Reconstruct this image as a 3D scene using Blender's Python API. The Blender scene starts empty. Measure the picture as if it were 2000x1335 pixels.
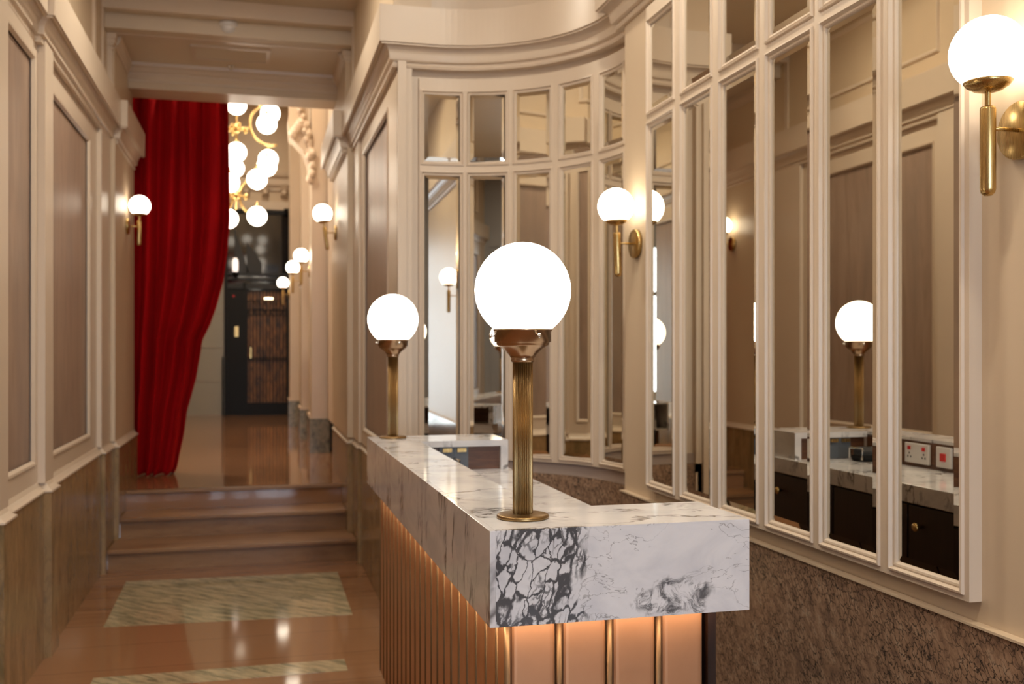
import bpy, bmesh, math, random
from mathutils import Vector, Matrix, noise
random.seed(7)
scene = bpy.context.scene
COL = scene.collection

# ------------------------------------------------------------------ camera
FPX = 1944.0                                   # focal length in pixels of the 2000 px frame
YAW = math.atan(501 / FPX)
cam_data = bpy.data.cameras.new('camera')
cam_data.sensor_width = 36.0
cam_data.lens = FPX / 2000 * 36.0
cam_data.shift_y = 17.5 / 2000
cam_data.clip_start = 0.05
cam_data.dof.use_dof = True
cam_data.dof.focus_distance = 2.15
cam_data.dof.aperture_fstop = 4.5
cam = bpy.data.objects.new('camera', cam_data)
COL.objects.link(cam)
cam.location = (0, 0, 1.5)
cam.rotation_euler = (math.pi / 2, 0, -YAW)
scene.camera = cam

# ------------------------------------------------------------------ world, exposure
world = bpy.data.worlds.new('world')
scene.world = world
world.use_nodes = True
world.node_tree.nodes['Background'].inputs[0].default_value = (0.72, 0.84, 1.0, 1)
world.node_tree.nodes['Background'].inputs[1].default_value = 13.0
scene.view_settings.view_transform = 'Standard'
scene.view_settings.look = 'None'
scene.view_settings.gamma = 1.0
scene.view_settings.use_curve_mapping = False
scene.view_settings.exposure = 0.12
scene.cycles.max_bounces = 10
scene.cycles.diffuse_bounces = 4
scene.cycles.glossy_bounces = 6
scene.cycles.transmission_bounces = 4
scene.cycles.sample_clamp_indirect = 4.0
scene.cycles.use_denoising = True
scene.cycles.caustics_reflective = False
scene.cycles.caustics_refractive = False


def area(name, loc, size, power, col, rot=(0, 0, 0), size_y=None):
    l = bpy.data.lights.new(name, 'AREA')
    l.energy = power
    l.color = col
    l.size = size
    if size_y:
        l.shape = 'RECTANGLE'
        l.size_y = size_y
    else:
        l.shape = 'DISK'
    o = bpy.data.objects.new(name, l)
    o.location = loc
    o.rotation_euler = rot
    COL.objects.link(o)
    return o


WARM = (1.0, 0.84, 0.62)
NEUT = (1.0, 0.89, 0.73)
# (x, y, z, watts) of the recessed ceiling lamps
DOWN = [(1.05, 3.3, 3.99, 28), (0.95, 1.2, 3.99, 24), (-0.35, 3.2, 3.99, 14), (-0.25, 0.8, 3.99, 16),
        (-0.15, 5.6, 3.99, 28), (0.3, -1.6, 3.99, 24)]
FOYER_FILL = [(-0.7, 12.2, 5.6, 40), (0.0, 14.6, 5.6, 40), (-0.35, 9.5, 5.6, 60)]  # unseen lamps added to light the lobby, the last to brighten the corbel
for i, (x, y, z, w) in enumerate(DOWN):
    area('downlight_lamp', (x, y, z - 0.02), 0.11, w, NEUT)
for i, (x, y, z, w) in enumerate(FOYER_FILL):
    area('downlight_lamp', (x, y, z - 0.02), 0.2, w, WARM)
# daylight entering through the glazed street entrance behind the camera
po = area('entrance_portal', (0.25, -3.75, 1.5), 2.3, 1, (1, 1, 1), (math.pi / 2, 0, 0), 2.85)
po.data.cycles.is_portal = True


# ------------------------------------------------------------------ materials
def mat(name, col=(0.8, 0.8, 0.8), rough=0.5, metal=0.0, emis=None, estr=0.0, **kw):
    m = bpy.data.materials.new(name)
    m.use_nodes = True
    b = m.node_tree.nodes['Principled BSDF']
    b.inputs['Base Color'].default_value = (*col, 1)
    b.inputs['Roughness'].default_value = rough
    b.inputs['Metallic'].default_value = metal
    if emis:
        b.inputs['Emission Color'].default_value = (*emis, 1)
        b.inputs['Emission Strength'].default_value = estr
    for k, v in kw.items():
        b.inputs[k.replace('_', ' ')].default_value = v
    return m


class NT:
    """small helper to wire nodes on a material"""
    def __init__(s, m):
        s.t = m.node_tree
        s.b = s.t.nodes['Principled BSDF']
        s.pos = s.t.nodes.new('ShaderNodeNewGeometry').outputs['Position']

    def n(s, kind, ins=None, **props):
        nd = s.t.nodes.new(kind)
        for k, v in props.items():
            setattr(nd, k, v)
        for k, v in (ins or {}).items():
            if isinstance(v, bpy.types.NodeSocket):
                s.t.links.new(v, nd.inputs[k])
            else:
                nd.inputs[k].default_value = v
        return nd

    def map(s, scale=(1, 1, 1), rot=(0, 0, 0), loc=(0, 0, 0), vec=None):
        return s.n('ShaderNodeMapping', {'Vector': vec or s.pos, 'Scale': scale, 'Rotation': rot, 'Location': loc}).outputs[0]

    def noise(s, vec, scale, detail=4, rough=0.55, dist=0.0):
        return s.n('ShaderNodeTexNoise', {'Vector': vec, 'Scale': scale, 'Detail': detail, 'Roughness': rough, 'Distortion': dist}).outputs['Fac']

    def noisec(s, vec, scale, detail=3):
        return s.n('ShaderNodeTexNoise', {'Vector': vec, 'Scale': scale, 'Detail': detail}).outputs['Color']

    def math(s, op, a, b=0.0, c=0.0, clamp=False):
        nd = s.t.nodes.new('ShaderNodeMath')
        nd.operation = op
        nd.use_clamp = clamp
        for i, v in enumerate((a, b, c)):
            if isinstance(v, bpy.types.NodeSocket):
                s.t.links.new(v, nd.inputs[i])
            else:
                nd.inputs[i].default_value = v
        return nd.outputs[0]

    def ramp(s, fac, stops, interp='LINEAR'):
        nd = s.t.nodes.new('ShaderNodeValToRGB')
        cr = nd.color_ramp
        cr.interpolation = interp
        while len(cr.elements) < len(stops):
            cr.elements.new(0.5)
        for e, (p, c) in zip(cr.elements, stops):
            e.position = p
            e.color = (*c, 1) if len(c) == 3 else c
        s.t.links.new(fac, nd.inputs[0])
        return nd.outputs[0]

    def smooth(s, v, a, b):
        return s.n('ShaderNodeMapRange', {0: v, 1: a, 2: b, 3: 0.0, 4: 1.0}, interpolation_type='SMOOTHSTEP').outputs[0]

    def mix(s, fac, a, b):
        nd = s.t.nodes.new('ShaderNodeMix')
        nd.data_type = 'RGBA'
        for sock, v in ((nd.inputs[0], fac), (nd.inputs[6], a), (nd.inputs[7], b)):
            if isinstance(v, bpy.types.NodeSocket):
                s.t.links.new(v, sock)
            else:
                sock.default_value = (*v, 1) if isinstance(v, tuple) and len(v) == 3 else v
        return nd.outputs[2]

    def xyz(s):
        return s.n('ShaderNodeSeparateXYZ', {0: s.pos}).outputs

    def base(s, c):
        s.t.links.new(c, s.b.inputs['Base Color'])

    def rough(s, v):
        s.t.links.new(v, s.b.inputs['Roughness'])

    def bump(s, h, strength=0.2, dist=0.01):
        nd = s.n('ShaderNodeBump', {'Height': h, 'Strength': strength, 'Distance': dist})
        s.t.links.new(nd.outputs[0], s.b.inputs['Normal'])


def lerp_marble(name, kind):
    m = mat(name, rough=0.09)
    q = NT(m)
    x, y, z = q.xyz()
    white = (0.76, 0.75, 0.76)
    warp = q.noisec(q.pos, 9.0, 4)
    wv = q.n('ShaderNodeVectorMath', {0: warp, 1: (0.5, 0.5, 0.5)}, operation='SUBTRACT').outputs[0]

    def warped(amt):
        sc = q.n('ShaderNodeVectorMath', {0: wv, 'Scale': amt}, operation='SCALE').outputs[0]
        return q.n('ShaderNodeVectorMath', {0: q.pos, 1: sc}, operation='ADD').outputs[0]
    cloud = q.noise(q.map((1, 1, 2)), 5.0, 5, 0.6, 1.0)
    base = q.mix(q.smooth(cloud, 0.35, 0.75), white, (0.60, 0.60, 0.63))
    w1 = warped(0.07)
    # thin long veins : zero crossings of a distorted noise
    if kind == 'side':
        v1 = q.noise(q.map((1, 3.0, 0.7), vec=w1, rot=(0.15, 0, 0)), 2.1, 5, 0.62, 0.6)
    elif kind == 'top':
        v1 = q.noise(q.map((1.3, 3.2, 1), vec=w1, rot=(0, 0, 0.3)), 2.3, 5, 0.62, 0.5)
    else:
        v1 = q.noise(q.map((1.2, 1, 3.0), vec=w1, rot=(0, 0.3, 0)), 3.0, 5, 0.62, 0.6)
    line = q.math('ABSOLUTE', q.math('SUBTRACT', v1, 0.5))
    width = q.noise(q.pos, 13.0, 2)
    thin = q.math('SUBTRACT', 1.0, q.smooth(line, 0.0, {'side': 0.036, 'top': 0.028, 'front': 0.007}[kind]))
    fade = q.smooth(q.noise(q.map((1, 1, 1), loc=(3, 1, 2)), 6.0, 3), 0.40, 0.62)
    thin = q.math('MULTIPLY', q.math('MULTIPLY', thin, fade), {'side': 0.95, 'top': 0.95, 'front': 0.6}[kind])
    col = q.mix(thin, base, (0.13, 0.12, 0.12))
    if kind == 'front':
        # brecciated network, tall slanted cells, strong at the left end and again in a patch low on the right
        fine = q.n('ShaderNodeVectorMath', {0: q.n('ShaderNodeVectorMath', {0: q.noisec(q.pos, 30.0, 4), 1: (0.5, 0.5, 0.5)}, operation='SUBTRACT').outputs[0], 'Scale': 0.028}, operation='SCALE').outputs[0]
        wp = q.n('ShaderNodeVectorMath', {0: warped(0.03), 1: fine}, operation='ADD').outputs[0]
        mp = q.map((44, 44, 19), vec=q.map(rot=(0, -0.32, 0), vec=wp))
        vor = q.n('ShaderNodeTexVoronoi', {'Vector': mp, 'Scale': 1.0, 'Randomness': 1.0}, feature='DISTANCE_TO_EDGE').outputs['Distance']
        thick = q.math('MULTIPLY_ADD', q.smooth(q.noise(q.map((20, 20, 8), vec=q.map(rot=(0, -0.32, 0))), 1.0, 5, 0.65), 0.43, 0.66), 0.34, 0.05)
        net = q.math('SUBTRACT', 1.0, q.smooth(q.math('DIVIDE', vor, thick), 0.35, 1.0))
        mp2 = q.map((85, 85, 26), vec=q.map(rot=(0, -0.40, 0), vec=wp))
        vor2 = q.n('ShaderNodeTexVoronoi', {'Vector': mp2, 'Scale': 1.0}, feature='DISTANCE_TO_EDGE').outputs['Distance']
        net2 = q.math('MULTIPLY', q.math('SUBTRACT', 1.0, q.smooth(vor2, 0.03, 0.14)), q.smooth(q.noise(q.pos, 14.0, 3), 0.48, 0.6))
        net = q.math('MAXIMUM', net, q.math('MULTIPLY', net2, 0.85))
        edge = q.noise(q.pos, 12.0, 3)
        mx = q.math('ADD', x, q.math('MULTIPLY_ADD', edge, 0.10, -0.05))
        m1 = q.math('SUBTRACT', 1.0, q.smooth(q.math('ADD', mx, q.math('MULTIPLY_ADD', q.noise(q.map((1, 1, 0.4)), 40.0, 4), 0.10, -0.05)), 0.63, 0.66))
        # patch centred at x 0.83, z 1.0
        dx = q.math('DIVIDE', q.math('SUBTRACT', x, 0.835), 0.085)
        dz = q.math('DIVIDE', q.math('SUBTRACT', z, 0.992), 0.040)
        r2 = q.math('SQRT', q.math('ADD', q.math('MULTIPLY', dx, dx), q.math('MULTIPLY', dz, dz)))
        r2 = q.math('ADD', r2, q.math('MULTIPLY_ADD', q.noise(q.pos, 22.0, 4), 1.4, -0.7))
        m2 = q.math('SUBTRACT', 1.0, q.smooth(r2, 0.75, 1.15))
        net = q.math('MULTIPLY', net, q.math('MAXIMUM', m1, 0.0))
        smoke = q.smooth(q.noise(q.map((1, 1, 1), vec=warped(0.10)), 26.0, 6, 0.7, 1.5), 0.42, 0.62)
        net = q.math('MAXIMUM', net, q.math('MULTIPLY', m2, q.math('MULTIPLY', smoke, 0.95)))
        halo = q.math('MULTIPLY', m1, q.smooth(q.noise(q.pos, 20.0, 4), 0.45, 0.75))
        col = q.mix(q.math('MULTIPLY', halo, 0.25), col, (0.30, 0.30, 0.32))
        col = q.mix(q.math('MULTIPLY', net, 0.93), col, (0.045, 0.045, 0.050))
    q.base(col)
    return m


def granite(name, cols, rot, stretch, scale, vein=0.5, rough=0.12, veincol=(0.02, 0.02, 0.02), spec=0.5, vs=3.2):
    m = mat(name, rough=rough, Specular_IOR_Level=spec)
    q = NT(m)
    mp = q.map(stretch, vec=q.map(rot=rot))
    f = q.noise(mp, scale, 7, 0.68, 0.5)
    col = q.ramp(f, [(0.32, cols[0]), (0.46, cols[1]), (0.58, cols[2]), (0.72, cols[3])])
    warp = q.n('ShaderNodeVectorMath', {0: mp, 1: q.n('ShaderNodeVectorMath', {0: q.noisec(mp, scale * 2, 3), 'Scale': 0.8 / scale}, operation='SCALE').outputs[0]}, operation='ADD').outputs[0]
    v = q.n('ShaderNodeTexVoronoi', {'Vector': warp, 'Scale': scale * vs}, feature='DISTANCE_TO_EDGE').outputs['Distance']
    ln = q.math('MULTIPLY', q.math('SUBTRACT', 1.0, q.smooth(v, 0.0, 0.10)), q.smooth(q.noise(q.pos, 9.0, 3), 0.22, 0.55))
    q.base(q.mix(q.math('MULTIPLY', ln, vein), col, veincol))
    return m


def brushed(name, col, rough=0.28, stretch=(90, 90, 1), amt=0.05):
    m = mat(name, col, rough, 1.0)
    q = NT(m)
    f = q.noise(q.map(stretch), 9.0, 3)
    q.rough(q.math('MULTIPLY_ADD', f, amt * 2, rough - amt))
    return m


def painted(name, col, rough=0.42, var=0.05):
    m = mat(name, col, rough)
    q = NT(m)
    f = q.noise(q.pos, 2.5, 3)
    q.base(q.mix(f, tuple(c * (1 - var) for c in col), tuple(min(1, c * (1 + var)) for c in col)))
    q.bump(q.noise(q.pos, 60.0, 3), 0.04, 0.002)
    return m


M = {}
M['cream'] = painted('cream_paint', (0.64, 0.53, 0.415), 0.36)
M['wallpaint'] = painted('warm_wall_paint', (0.60, 0.475, 0.335), 0.40)
M['ceiling'] = painted('ceiling_paint', (0.64, 0.54, 0.41), 0.5)
M['taupe'] = painted('taupe_shade_and_joint', (0.36, 0.29, 0.25), 0.5)  # dark tone for the painted frame shadow and for the cladding joints
M['greypaint'] = painted('blue_grey_paint', (0.36, 0.38, 0.42), 0.4)
M['greywall'] = painted('grey_stone_wall', (0.33, 0.31, 0.25), 0.35)
M['marble_front'] = lerp_marble('marble_breccia', 'front')
M['marble_side'] = lerp_marble('marble_veined_side', 'side')
M['marble_top'] = lerp_marble('marble_veined_top', 'top')
M['granite'] = granite('pink_grey_granite', [(0.15, 0.10, 0.075), (0.27, 0.17, 0.11), (0.36, 0.235, 0.155), (0.42, 0.32, 0.23)],
                       (-0.95, 0, 0), (1, 0.55, 1.0), 36.0, 0.95, vs=1.9)
M['brown_stone'] = granite('olive_brown_stone', [(0.17, 0.12, 0.05), (0.27, 0.175, 0.08), (0.34, 0.215, 0.10), (0.37, 0.29, 0.16)],
                           (0, 0, 0), (1, 1.6, 0.45), 5.0, 0.18, 0.22, spec=0.3)
M['green_stone'] = granite('green_streaked_stone', [(0.13, 0.12, 0.07), (0.33, 0.28, 0.17), (0.50, 0.40, 0.24), (0.42, 0.38, 0.26)],
                           (0, 0, 0.80), (0.8, 5.0, 1), 5.0, 0.25, 0.08)
M['grey_stone'] = granite('grey_speckled_stone', [(0.10, 0.10, 0.09), (0.22, 0.21, 0.17), (0.30, 0.28, 0.22), (0.36, 0.33, 0.27)],
                          (0, 0, 0), (1, 1, 1), 22.0, 0.3, 0.15)


def wood_panel():
    m = mat('taupe_veneer', rough=0.38)
    q = NT(m)
    f = q.noise(q.map((6, 6, 0.9)), 2.2, 6, 0.62, 0.6)
    g = q.noise(q.map((1, 1, 0.4), loc=(4, 2, 0)), 2.2, 3)
    c = q.ramp(f, [(0.3, (0.26, 0.175, 0.125)), (0.5, (0.34, 0.24, 0.18)), (0.75, (0.40, 0.29, 0.22))])
    q.base(q.mix(q.smooth(g, 0.45, 0.75), c, (0.27, 0.20, 0.16)))
    return m


M['veneer'] = wood_panel()


def floor_mat():
    m = mat('polished_brown_marble', rough=0.07, Specular_IOR_Level=0.38)
    q = NT(m)
    f = q.noise(q.map((0.6, 5, 1)), 2.4, 6, 0.6, 1.0)
    c = q.ramp(f, [(0.3, (0.19, 0.088, 0.038)), (0.5, (0.26, 0.125, 0.057)), (0.7, (0.32, 0.17, 0.085))])
    x, y, z = q.xyz()
    # slab joints across the corridor
    fr = q.math('FRACT', q.math('MULTIPLY', q.math('ADD', y, 0.53), 1 / 0.41))
    jt = q.math('SUBTRACT', 1.0, q.smooth(q.math('ABSOLUTE', q.math('SUBTRACT', fr, 0.5)), 0.004, 0.012))
    fl = q.noise(q.n('ShaderNodeCombineXYZ', {0: 0.0, 1: q.math('FLOOR', q.math('MULTIPLY_ADD', q.math('ADD', y, 0.53), 1 / 0.41, 0.5)), 2: 0.0}).outputs[0], 3.3, 0)
    c = q.mix(q.smooth(fl, 0.35, 0.65), c, (0.29, 0.145, 0.07))
    q.base(q.mix(q.math('MULTIPLY', jt, 0.5), c, (0.10, 0.05, 0.025)))
    return m


M['floor'] = floor_mat()
M['step'] = granite('brown_step_marble', [(0.19, 0.095, 0.042), (0.26, 0.135, 0.062), (0.30, 0.165, 0.08), (0.34, 0.20, 0.10)],
                    (0, 0, 0), (0.5, 3, 3), 2.5, 0.1, 0.3, spec=0.3)
M['brass'] = brushed('brushed_brass', (0.56, 0.39, 0.16), 0.27)
M['bronze'] = brushed('aged_bronze', (0.30, 0.195, 0.085), 0.30)
M['rib'] = mat('dull_bronze', (0.20, 0.14, 0.085), 0.45, 0.8)
M['satin'] = brushed('satin_bronze', (0.42, 0.29, 0.185), 0.25)
M['chrome'] = mat('chrome', (0.75, 0.74, 0.72), 0.12, 1.0)
M['mirror'] = mat('silvered_mirror', (0.74, 0.70, 0.61), 0.0, 1.0)
M['black'] = mat('black_metal', (0.008, 0.008, 0.008), 0.45, 0.0, Specular_IOR_Level=0.2)
M['darkgrey'] = mat('dark_grey_metal', (0.04, 0.042, 0.045), 0.4, 0.0, Specular_IOR_Level=0.2)
M['slate'] = mat('slate_laminate', (0.11, 0.125, 0.15), 0.4)
M['white'] = mat('white_plastic', (0.78, 0.77, 0.76), 0.35)
M['red'] = mat('red_plastic', (0.6, 0.02, 0.02), 0.4)
M['opal'] = mat('lit_opal_glass', (0.95, 0.92, 0.88), 0.15, 0, (1.0, 0.88, 0.70), 6.5)
M['opal_far'] = mat('lit_opal_glass_foyer', (0.95, 0.92, 0.88), 0.15, 0, (1.0, 0.88, 0.72), 6.0)
M['lamp_disc'] = mat('lamp_diffuser', (1, 1, 1), 0.4, 0, (1.0, 0.92, 0.8), 12.0)
M['led'] = mat('warm_led_strip', (1, 0.9, 0.7), 0.4, 0, (1.0, 0.64, 0.36), 26.0)
M['glow'] = mat('lit_indicator', (1, 0.9, 0.7), 0.4, 0, (1.0, 0.8, 0.5), 5.0)
M['lantern_glow'] = mat('lit_lantern_glass', (1, 0.9, 0.8), 0.4, 0, (1.0, 0.85, 0.75), 1.2)
M['glass'] = mat('clear_glass', (0.9, 0.95, 0.95), 0.02)
_t = M['glass'].node_tree
_tr, _mx, _fr = _t.nodes.new('ShaderNodeBsdfTransparent'), _t.nodes.new('ShaderNodeMixShader'), _t.nodes.new('ShaderNodeFresnel')
_gl = _t.nodes.new('ShaderNodeBsdfGlossy')
_gl.inputs['Roughness'].default_value = 0.02
_t.links.new(_fr.outputs[0], _mx.inputs[0])
_t.links.new(_tr.outputs[0], _mx.inputs[1])
_t.links.new(_gl.outputs[0], _mx.inputs[2])
_t.links.new(_mx.outputs[0], _t.nodes['Material Output'].inputs['Surface'])
M['dark_glass'] = mat('dark_glass', (0.008, 0.009, 0.012), 0.06)


def walnut(name, c0, c1, rough=0.3, st=(1.2, 1.2, 12)):
    m = mat(name, rough=rough)
    q = NT(m)
    f = q.noise(q.map(st), 4.0, 6, 0.6, 1.5)
    q.base(q.ramp(f, [(0.3, c0), (0.7, c1)]))
    return m


M['walnut'] = walnut('walnut_veneer', (0.065, 0.025, 0.012), (0.17, 0.07, 0.032))
M['espresso'] = walnut('dark_stained_wood', (0.012, 0.006, 0.004), (0.03, 0.014, 0.009), 0.35, (30, 30, 1))
M['amber_wood'] = walnut('amber_wood', (0.02, 0.007, 0.002), (0.50, 0.19, 0.04), 0.4, (3, 3, 0.8))


def copper():
    m = mat('copper_lacquer', (0.55, 0.30, 0.15), 0.40, 0.55)
    q = NT(m)
    f = q.noise(q.pos, 7.0, 4, 0.6)
    q.base(q.mix(f, (0.44, 0.225, 0.11), (0.58, 0.32, 0.175)))
    q.rough(q.math('MULTIPLY_ADD', q.noise(q.pos, 30.0, 4), 0.15, 0.36))
    return m


M['copper'] = copper()


def velvet():
    m = mat('red_velvet', (0.30, 0.0015, 0.004), 0.75)
    b = m.node_tree.nodes['Principled BSDF']
    b.inputs['Sheen Weight'].default_value = 0.35
    b.inputs['Sheen Tint'].default_value = (0.9, 0.02, 0.02, 1)
    b.inputs['Sheen Roughness'].default_value = 0.4
    b.inputs['Specular IOR Level'].default_value = 0.1
    q = NT(m)
    q.base(q.mix(q.noise(q.pos, 3.0, 3), (0.27, 0.001, 0.003), (0.42, 0.002, 0.005)))
    return m


M['velvet'] = velvet()


# ------------------------------------------------------------------ mesh building
class MB:
    def __init__(s):
        s.v = []
        s.f = []
        s.sm = []

    def add(s, verts, faces, smooth=False):
        o = len(s.v)
        s.v += [tuple(p) for p in verts]
        s.f += [tuple(i + o for i in f) for f in faces]
        s.sm += [smooth] * len(faces)
        return s

    def box(s, x0, x1, y0, y1, z0, z1):
        v = [(x, y, z) for x in (x0, x1) for y in (y0, y1) for z in (z0, z1)]
        return s.add(v, [(0, 1, 3, 2), (4, 6, 7, 5), (0, 4, 5, 1), (2, 3, 7, 6), (0, 2, 6, 4), (1, 5, 7, 3)])

    def sweep(s, path, prof, side=1, closed_path=False, closed_prof=False, caps=True):
        """path: list of (x, y); prof: list of (offset, z). offset goes to the right of the path for side=+1"""
        n = len(path)
        rows = []
        for i, (x, y) in enumerate(path):
            def nrm(a, b):
                dx, dy = b[0] - a[0], b[1] - a[1]
                l = math.hypot(dx, dy)
                return (dy / l * side, -dx / l * side)
            ns = []
            if i > 0 or closed_path:
                ns.append(nrm(path[i - 1], path[i]))
            if i < n - 1 or closed_path:
                ns.append(nrm(path[i], path[(i + 1) % n]))
            if len(ns) == 2:
                d = 1 + ns[0][0] * ns[1][0] + ns[0][1] * ns[1][1]
                mx, my = (ns[0][0] + ns[1][0]) / d, (ns[0][1] + ns[1][1]) / d
            else:
                mx, my = ns[0]
            rows.append([(x + mx * o, y + my * o, z) for o, z in prof])
        m = len(prof)
        v = [p for r in rows for p in r]
        f = []
        mm = m if closed_prof else m - 1
        for i in range(n if closed_path else n - 1):
            j = (i + 1) % n
            for k in range(mm):
                l = (k + 1) % m
                f.append((i * m + k, i * m + l, j * m + l, j * m + k))
        if caps and closed_prof and not closed_path:
            f.append(tuple(range(m)))
            f.append(tuple((n - 1) * m + k for k in range(m)))
        return s.add(v, f)

    def lathe(s, prof, loc=(0, 0, 0), seg=40, axis='z', smooth=True, flute=0, famp=0.0):
        """prof: list of (r, h)"""
        v = []
        for r, h in prof:
            for k in range(seg):
                a = 2 * math.pi * k / seg
                rr = r
                if flute and r > 0:
                    rr = r * (1 - famp * (0.5 + 0.5 * math.cos(flute * a)))
                c, d = rr * math.cos(a), rr * math.sin(a)
                p = {'z': (c, d, h), 'x': (h, c, d), 'y': (c, h, d)}[axis]
                v.append((p[0] + loc[0], p[1] + loc[1], p[2] + loc[2]))
        f = []
        for i in range(len(prof) - 1):
            for k in range(seg):
                l = (k + 1) % seg
                f.append((i * seg + k, i * seg + l, (i + 1) * seg + l, (i + 1) * seg + k))
        return s.add(v, f, smooth)

    def tube(s, pts, r, seg=12, smooth=True, cap=True):
        pts = [Vector(p) for p in pts]
        rad = r if isinstance(r, (list, tuple)) else [r] * len(pts)
        v = []
        up = Vector((0.12, 0.34, 0.93)).normalized()
        for i, p in enumerate(pts):
            t = (pts[min(i + 1, len(pts) - 1)] - pts[max(i - 1, 0)]).normalized()
            a = t.cross(up)
            if a.length < 1e-3:
                a = t.cross(Vector((1, 0, 0)))
            a.normalize()
            b = t.cross(a)
            for k in range(seg):
                q = 2 * math.pi * k / seg
                v.append(p + (a * math.cos(q) + b * math.sin(q)) * rad[i])
        f = []
        for i in range(len(pts) - 1):
            for k in range(seg):
                l = (k + 1) % seg
                f.append((i * seg + k, i * seg + l, (i + 1) * seg + l, (i + 1) * seg + k))
        if cap:
            f.append(tuple(range(seg)))
            f.append(tuple((len(pts) - 1) * seg + k for k in range(seg)))
        return s.add(v, f, smooth)

    def prism(s, poly, a0, a1, axis='y'):
        """poly in the plane perpendicular to axis"""
        n = len(poly)
        v = []
        for a in (a0, a1):
            for p, q in poly:
                v.append({'y': (p, a, q), 'x': (a, p, q), 'z': (p, q, a)}[axis])
        f = [tuple(range(n)), tuple(range(n, 2 * n))]
        for i in range(n):
            j = (i + 1) % n
            f.append((i, j, n + j, n + i))
        return s.add(v, f)

    def blob(s, c, r, sx=1, sy=1, sz=1, amp=0.25, seed=0):
        v, f = [], []
        nu, nv = 12, 8
        for j in range(nv + 1):
            th = math.pi * j / nv
            for i in range(nu):
                ph = 2 * math.pi * i / nu
                d = Vector((math.sin(th) * math.cos(ph), math.sin(th) * math.sin(ph), math.cos(th)))
                k = 1 + amp * noise.noise(d * 2.2 + Vector((seed, 0, 0)))
                v.append((c[0] + d.x * r * sx * k, c[1] + d.y * r * sy * k, c[2] + d.z * r * sz * k))
        for j in range(nv):
            for i in range(nu):
                l = (i + 1) % nu
                f.append((j * nu + i, j * nu + l, (j + 1) * nu + l, (j + 1) * nu + i))
        return s.add(v, f, True)

    def build(s, name, m, parent=None, origin=None, bevel=0.0, weld=True):
        o0 = Vector(origin) if origin is not None else Vector((0, 0, 0))
        me = bpy.data.meshes.new(name)
        me.from_pydata([tuple(Vector(p) - o0) for p in s.v], [], s.f)
        for p, sm in zip(me.polygons, s.sm):
            p.use_smooth = sm
        me.materials.append(m)
        bm = bmesh.new()
        bm.from_mesh(me)
        if weld:
            bmesh.ops.remove_doubles(bm, verts=bm.verts, dist=1e-6)
        bmesh.ops.recalc_face_normals(bm, faces=bm.faces)
        bm.to_mesh(me)
        bm.free()
        ob = bpy.data.objects.new(name, me)
        COL.objects.link(ob)
        if parent is not None:
            ob.parent = parent
        elif origin is not None:
            ob.location = o0
        if bevel:
            md = ob.modifiers.new('bevel', 'BEVEL')
            md.width = bevel
            md.segments = 2
            md.limit_method = 'ANGLE'
        return ob


def tag(o, label=None, cat=None, group=None, kind=None):
    if label:
        o['label'] = label
    if cat:
        o['category'] = cat
    if group:
        o['group'] = group
    if kind:
        o['kind'] = kind
    return o


def empty(name, loc, label, cat, group=None):
    o = bpy.data.objects.new(name, None)
    COL.objects.link(o)
    o.location = loc
    o.empty_display_size = 0.1
    return tag(o, label, cat, group)


def copy_tree(o, parent=None):
    c = o.copy()
    COL.objects.link(c)
    c.parent = parent
    for ch in list(o.children):
        copy_tree(ch, c)
    return c


TRIM = [0]


def struct(mb, name, m, label=None, parent=None, bevel=0.0):
    if name == 'trim':
        TRIM[0] += 1
        name = 'trim_%d' % TRIM[0]
    ob = mb.build(name, m, parent, bevel=bevel)
    if parent is None:
        ob['kind'] = 'structure'
        if label:
            ob['label'] = label
            ob['category'] = {'wall': 'wall', 'trim': 'trim', 'floo': 'floor', 'ceil': 'ceiling', 'door': 'door', 'wind': 'window', 'base': 'baseboard'}.get(name[:4], 'trim')
    return ob


# ================================================================== SETTING
YB = -3.6                      # entrance wall behind the camera
CZ = 3.99                      # reception ceiling
# ---- floors
fl = struct(MB().box(-1.3, 2.3, YB - 0.1, 7.33, -0.1, 0.0), 'floor', M['floor'], 'polished brown marble floor of the reception passage')
mb = MB().prism([(-0.815, 6.90), (0.54, 6.84), (0.535, 5.71), (-0.80, 5.79)][::-1], -0.02, 0.0012, 'z')
struct(mb, 'inlay', M['green_stone'], parent=fl)['label'] = 'green and cream streaked stone inlay'
mb = MB().box(-0.72, 0.42, 4.72, 4.90, -0.02, 0.0012)
struct(mb, 'inlay_border', M['green_stone'], parent=fl)['label'] = 'narrow green and cream stone border strip'
fu = struct(MB().box(-1.7, 1.2, 7.99, 17.0, 0.2, 0.45), 'floor', M['floor'], 'polished brown marble floor of the raised lobby')

# ---- ceilings
struct(MB().box(-1.3, 2.3, YB - 0.1, 7.40, CZ, CZ + 0.1), 'ceiling', M['ceiling'], 'taupe painted ceiling over the reception')
struct(MB().box(-1.3, 1.1, 7.50, 8.6, 3.78, 4.09), 'ceiling', M['ceiling'], 'lowest taupe ceiling in front of the curtain')
struct(MB().box(-1.3, 1.1, 7.40, 7.66, 3.885, 4.09), 'ceiling', M['ceiling'], 'middle taupe ceiling step between the two beams')
struct(MB().box(-1.8, 1.4, 8.9, 17.1, 5.62, 5.7), 'ceiling', M['cream'], 'high ceiling over the lobby chandelier')
# beams
struct(MB().box(-1.12, 0.80, 7.36, 7.42, 3.875, 3.989), 'trim', M['cream'], 'upper white beam across the passage ceiling')
struct(MB().box(-1.12, 0.80, 7.62, 7.68, 3.775, 3.884), 'trim', M['cream'], 'lower white beam across the passage ceiling')

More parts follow.
